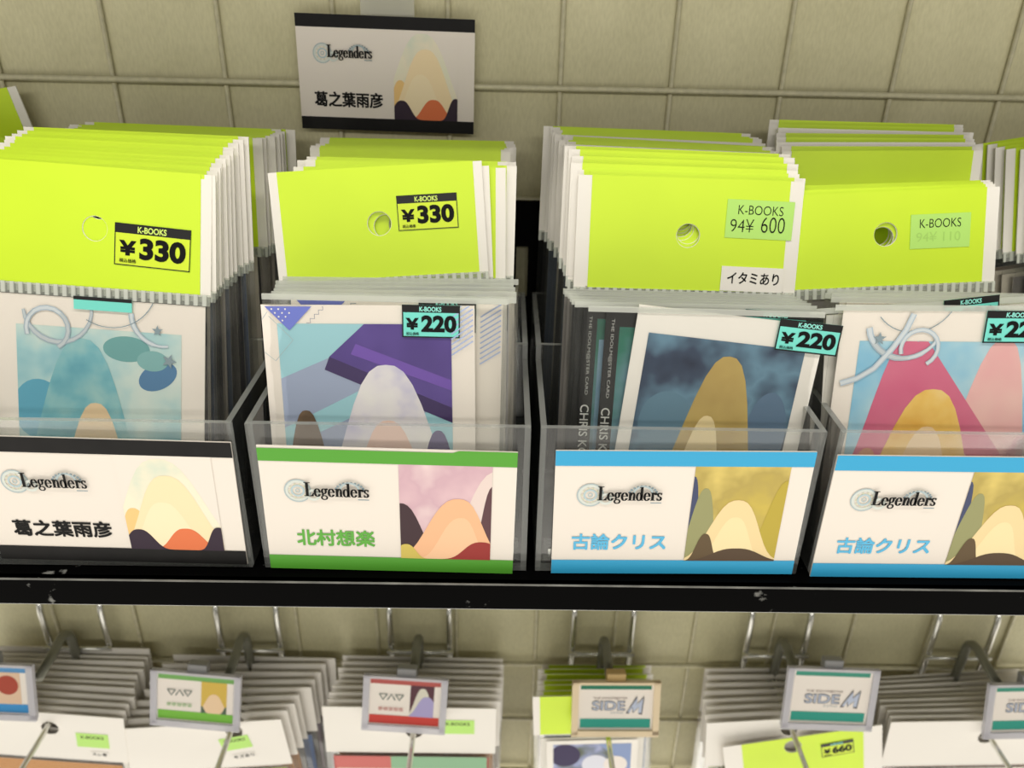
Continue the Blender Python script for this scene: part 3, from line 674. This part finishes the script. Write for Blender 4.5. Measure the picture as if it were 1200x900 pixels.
# ------------------------------------------------------------------ hooks under the shelf
def hook(x, label, a_len=.043):
    t = thing('peg_hook', label, 'hook', (x, .3792, -.3428))
    for s in (-1, 1):
        b = MB(); X = s*.0182
        b.tube([(X,.0055,-.004),(X,.0058,.0015),(X,.0018,.0036),(X,-.0026,.0018),(X,-.0042,-.004),(X,-.0046,-.024),(X,-.0046,-.052)], .0019, CHROME, 10); link('bracket_wire', b.mesh('bracket_wire', True), t)
    b = MB(); b.tube([(-.0205,-.0072,-.0315),(.0205,-.0072,-.0315)], .0014, CHROME, 10); link('cross_bar', b.mesh('cross_bar', True), t)
    b = MB(); pth = [(0,-.0098,-.052),(0,-.0104,-.030)]+[(0,-.0104-.0095+.0095*math.cos(R(a)), -.020+.0085*math.sin(R(a))) for a in (0,30,60,90,115)]+[(0,-.030,-.0135),(0,-a_len-.004,-.0150)]
    b.tube(pth, .0027, STEEL, 12); link('label_arm', b.mesh('label_arm', True), t)
    b = MB(); b.tube([(0,-.0090,-.0300),(0,-.0090,-.0420),(0,-.0110,-.0462),(0,-.0150,-.0476),(0,-.080,-.0480),(0,-.112,-.0475),(0,-.120,-.0440),(0,-.1225,-.0385)], .0016, CHROME, 10); link('prong', b.mesh('prong', True), t)
    return t
HX = [(-.2585,'leftmost'), (-.1525,'second'), (-.0473,'third'), (.0655,'fourth'), (.1745,'fifth'), (.2900,'rightmost')]
HL = ['chrome hook with a grey label arm at the far left under the shelf', 'chrome hook carrying the small green-banded label under the shelf', 'chrome hook carrying the small red-banded label under the shelf',
      'chrome hook carrying the lime-headed bags under the shelf', 'chrome hook carrying the turquoise-banded label above the 660 yen bag', 'chrome hook at the far right under the shelf']
for (x, _), lb in zip(HX, HL): hook(x, lb)

def side_logo(p, x0, z0, x1, z1):
    W, Hh = x1-x0, z1-z0; f = lambda a, c: (x0+a*W, z0+c*Hh); GB = paper((196,206,226)); DK = paper((70,66,74))
    p.text('THE IDOLM@STER', *f(.02,.78), *f(.68,.92), paper((110,80,70)), .0)
    p.text('SIDE', *f(0,.2), *f(.64,.72), DK, .035); p.text('SIDE', *f(.015,.235), *f(.625,.69), GB, .0)
    p.text('315 Prod', *f(.36,.04), *f(.6,.14), GREY3)
    M = [(.66,.05),(.86,1.0),(.87,.55),(1.0,.98),(.97,.0),(.9,.02),(.91,.4),(.83,.2),(.79,.06),(.77,.4),(.72,.05)]
    p.poly([f(*q) for q in M], DK); p.poly([f(.69+(q[0]-.69)*.86+.022, q[1]*.80+.08) for q in M], GB)
def label_holder(x, y, z, kind, label, wd=.0500, ht=.0335, rz=0, ry=0, frame_m=None):
    t = thing('label_holder', label, 'label holder', (x, y, z)); t.rotation_mode = 'YXZ'; t.rotation_euler = (R(-14), R(ry), R(rz))
    fm = frame_m or HOLDER; w = wd/2
    b = MB(); b.box(-w, w, .0008, .0018, 0, ht, fm); link('back_plate', b.mesh('back_plate'), t)
    for nm, a in (('side_rail',(-w,-w+.0036,-.0012,.0008,0,ht)), ('side_rail',(w-.0036,w,-.0012,.0008,0,ht)), ('bottom_rail',(-w,w,-.0012,.0008,-.0012,.0026)), ('top_rail',(-w,w,-.0012,.0008,ht-.0016,ht))):
        b = MB(); b.box(*a, fm); link(nm, b.mesh(nm), t)
    b = MB(); b.box(-.0055, .0055, .0006, .0065, ht-.0035, ht+.0045, paper((150,150,150), .3) if not frame_m else paper((206,176,120))); bevel(link('arm_clip', b.mesh('arm_clip'), t), .0008)
    b = MB(); b.box(-w+.0034, w-.0034, .0002, .0007, .0022, ht-.001, CREAM); ins = link('printed_label', b.mesh('printed_label'), t)
    W = wd*1000-6.8; Z = ht*1000-3.2; p = Print(ox=-w+.0034, oz=.0022, y=.0001, step=3e-5)
    if kind in ('teal', 'teal2'):
        TB = paper((44,160,142)); TD = paper((40,122,96))
        p.rect(1.5, Z-4.0, W-1.5, Z-.8, TD if kind == 'teal2' else paper((64,150,128))); p.rect(1.5, 1.8, W-1.5, 7.6, TB); side_logo(p, 8.0, 10.5, W-5.5, 22.5)
    else:
        cb = {'green': paper((128,200,70)), 'red': paper((214,70,60)), 'blue': paper((60,150,214))}[kind]; ct = {'green': paper((120,176,96)), 'red': paper((184,90,84)), 'blue': paper((90,150,200))}[kind]
        p.rect(.6, Z-4.2, W-.6, Z-.6, ct); p.rect(.6, 1.0, W-.6, 6.4, cb)
        x0, x1 = W*.57, W*.9; p.cl = (x0, 6.4, x1, Z-4.2); hh = Z-10.6
        if kind == 'red':
            p.rect(x0, 6.4, x1, Z, paper((92,54,64))); p.hill(x0+7, 5, 6.4, 6.4+hh*.92, paper((226,222,206))); p.hill(x1-4, 6, 6.4, 6.4+hh*.66, paper((178,170,216)))
        elif kind == 'green':
            p.rect(x0, 6.4, x1, Z, paper((224,190,84))); p.hill((x0+x1)/2, 5.5, 6.4, 6.4+hh*.62, paper((248,216,176))); p.hill(x0, 2, 6.4, 6.4+hh*.22, paper((90,110,90))); p.hill(x1, 2, 6.4, 6.4+hh*.24, paper((90,110,90)))
        else: p.rect(x0, 6.4, x1, Z, paper((232,200,170))); p.ell((x0+x1)/2, 6.4+hh*.6, 6, 6, paper((176,72,52)))
        p.cl = None; G = paper((120,128,120))
        for k, s in enumerate((1, -1, 1)):
            cx = 8+4.6*k; p.line([(cx-2.2, 18+1.8*s), (cx, 18-1.8*s), (cx+2.2, 18+1.8*s)], .8, G)
            if k != 1: p.line([(cx-2.2, 18+1.8*s), (cx+2.2, 18+1.8*s)], .5, G)
        for k in range(5):
            for j in range(3): p.poly([(5.6+2.9*k, 9.6+.75*j), (7.9+2.9*k, 9.6+.75*j), (7.9+2.9*k, 9.95+.75*j), (5.6+2.9*k, 9.95+.75*j)], ct, False)
        p.lay += 1
    link('lettering', p.mesh('lettering'), ins); return t
label_holder(-.2830, .3215, -.3760, 'blue', 'small clear label holder with a blue band cut by the left edge', ry=2, wd=.0500)
label_holder(-.1703, .3215, -.3815, 'green', 'small clear label holder with green bands on the second hook', ry=5)
label_holder(-.0524, .3215, -.3830, 'red', 'small clear label holder with red bands on the third hook', ry=3.5, wd=.0475)
label_holder(.0685, .3215, -.3850, 'teal2', 'yellowed label holder with a turquoise band in front of the lime-headed hook bags', ry=-.5, frame_m=paper((236,216,180), .35, .4, 'yellowed_plastic'))
label_holder(.1890, .3215, -.3780, 'teal', 'clear label holder with turquoise bands above the tilted 660 yen bag', ry=1.5, wd=.0520, ht=.0375)
label_holder(.3060, .3215, -.3830, 'teal', 'clear label holder with a turquoise band cut by the right edge', ry=-2)

# ------------------------------------------------------------------ bags hanging on the hooks
SHEET = [paper((232,226,212), .5), paper((226,220,206), .5), paper((236,230,218), .5)]
def hang(label, group, x, y, top, w, hd=.036, h=.090, tilt=0, lean=2, head='white', card=None, ccol=None, hx=None, **k):
    """bag threaded on a prong: top of the header at height top"""
    if hx is not None:                      # the punched hole sits on the prong
        zb = top-h-hd; L = (-.3932-zb)/math.cos(R(tilt)); k['hcx'] = max(-.03, min(.03, (hx-x)*math.cos(R(tilt))-(-.3932-zb)*math.sin(R(tilt)))); k['hfrac'] = max(.2, min(.8, ((-.3932-zb)*math.cos(R(tilt))+(hx-x)*math.sin(R(tilt))-h)/hd))
    return bag(label, group, x=x, y=y, z=top-h-hd, lean=lean, tilt=tilt, w=w, h=h, hd=hd, head=head, card=card or (w-.008, h-.004), ccol=ccol, hole=.005, name='hanging_bag', seal=False, th=.001, **k)
HC = [paper((206,150,90)), paper((190,196,90)), paper((200,84,80)), paper((130,150,190)), paper((150,150,150)), paper((170,150,170))]
def cluster(hx, fcol, x0, x1, tops, n, w, desc, y0=.325, y1=.368, head='white', tilts=(-2,2), first=None, hd=.036):
    for i in range(n):
        f = i/(n-1); y = y0+(y1-y0)*f; x = x0+(x1-x0)*f+jit(.0012); tp = tops[0]+(tops[1]-tops[0])*f+jit(.0008)
        if i == 0: yield hang(first, None, x, y, tp, w, hd=hd, head=head, tilt=tilts[0], ccol=fcol, hx=hx)
        else: hang(desc, desc, x, y, tp, w, hd=hd, head=head, tilt=tilts[0]+(tilts[1]-tilts[0])*f+jit(.7), ccol=random.choice(HC), hx=hx)
for q in cluster(-.2585, HC[0], -.2760, -.2660, (-.3800,-.3745), 11, .100, 'white-topped bag hanging behind the front one on the far left hook', tilts=(5,1), first='front white-topped bag on the far left hook with a mint sticker'):
    sticker(q, 'kb', .0215, .1010, .0185, .0110, -.0004, 0); sticker(q, 'sure', .0285, .0935, .0105, .0042, -.0004, 0)
for q in cluster(-.1525, HC[1], -.1610, -.1540, (-.3890,-.3800), 9, .1005, 'white-topped bag hanging behind the front one on the green-labelled hook', tilts=(-5.5,.5), first='front white-topped bag on the green-labelled hook, tilted, with mint sticker'):
    sticker(q, 'kb', .0120, .1035, .0180, .0098, -.0004, 8); sticker(q, 'kizu', .0165, .0960, .0140, .0042, -.0004, 8)
for o in [o for o in bpy.data.objects if o.get('group') == 'white-topped bag hanging behind the front one on the green-labelled hook'][4:5]:
    sticker(o, 'kb', .0205, .1080, .0200, .0095, -.0004, 0)
for q in cluster(-.0473, HC[2], -.0490, -.0473, (-.3735,-.3792), 9, .100, 'white-topped bag hanging behind the front one on the red-labelled hook', tilts=(.2,.6), first='front white-topped bag on the red-labelled hook with a red and green card'):
    sticker(q, 'kb', .0180, .1060, .0195, .0108, -.0004, 0)
    p = Print(y=-.0012, step=3e-5); p.rect(-45,70,-12,88,paper((206,110,104))); p.rect(-12,70,45,88,paper((140,184,146))); p.rect(-44,66,46,78,paper((226,214,196))); p.rect(-40,60,40,75.5,paper((214,150,130))); link('printed_picture', p.mesh('printed_picture'), q)
for q in cluster(.0655, WHITE, .0620, .0650, (-.3620,-.3838), 7, .0690, 'lime-headed bag hanging behind the front one on the fourth hook', head='lime', tilts=(-2.5,-1), first='front lime-headed bag on the fourth hook with a purple and white picture', hd=.030):
    p = Print(y=-.0012, step=3e-5); p.rect(-27,5,27,86,WHITE); p.cl = (-23,8,23,83); p.rect(-23,8,23,83,clouds([(62,54,90),(90,100,80),(150,160,200),(220,220,232)], 55)); p.ell(-16,74,9,9,paper((54,44,84))); p.poly([(4,83),(23,60),(23,83)], paper((140,160,204))); p.ell(2,66,8,8,paper((226,228,240))); p.ell(14,66,7,7,paper((240,232,226))); p.cl = None
    link('printed_picture', p.mesh('printed_picture'), q)
for q in cluster(.1745, CREAM, .1800, .1790, (-.3850,-.3848), 8, .0910, 'white-topped bag hanging behind the front ones on the turquoise-labelled hook', y0=.329, tilts=(-5,-.5), first='white-topped bag directly behind the tilted 660 yen bag'): pass
q = hang('front hanging bag with a tilted lime header and 660 yen sticker', None, .2065, .3240, -.3905, .0930, hd=.036, head='lime', tilt=-12, side=.0110, ccol=CREAM, hx=.1745)
sticker(q, '660', .0110, .1065, .0190, .0110, -.0007, 3)
for q in cluster(.2900, CREAM, .2860, .2950, (-.3800,-.3870), 10, .100, 'white-topped bag hanging behind the front one on the far right hook', tilts=(-2,-5), first='front white-topped bag on the far right hook'): pass
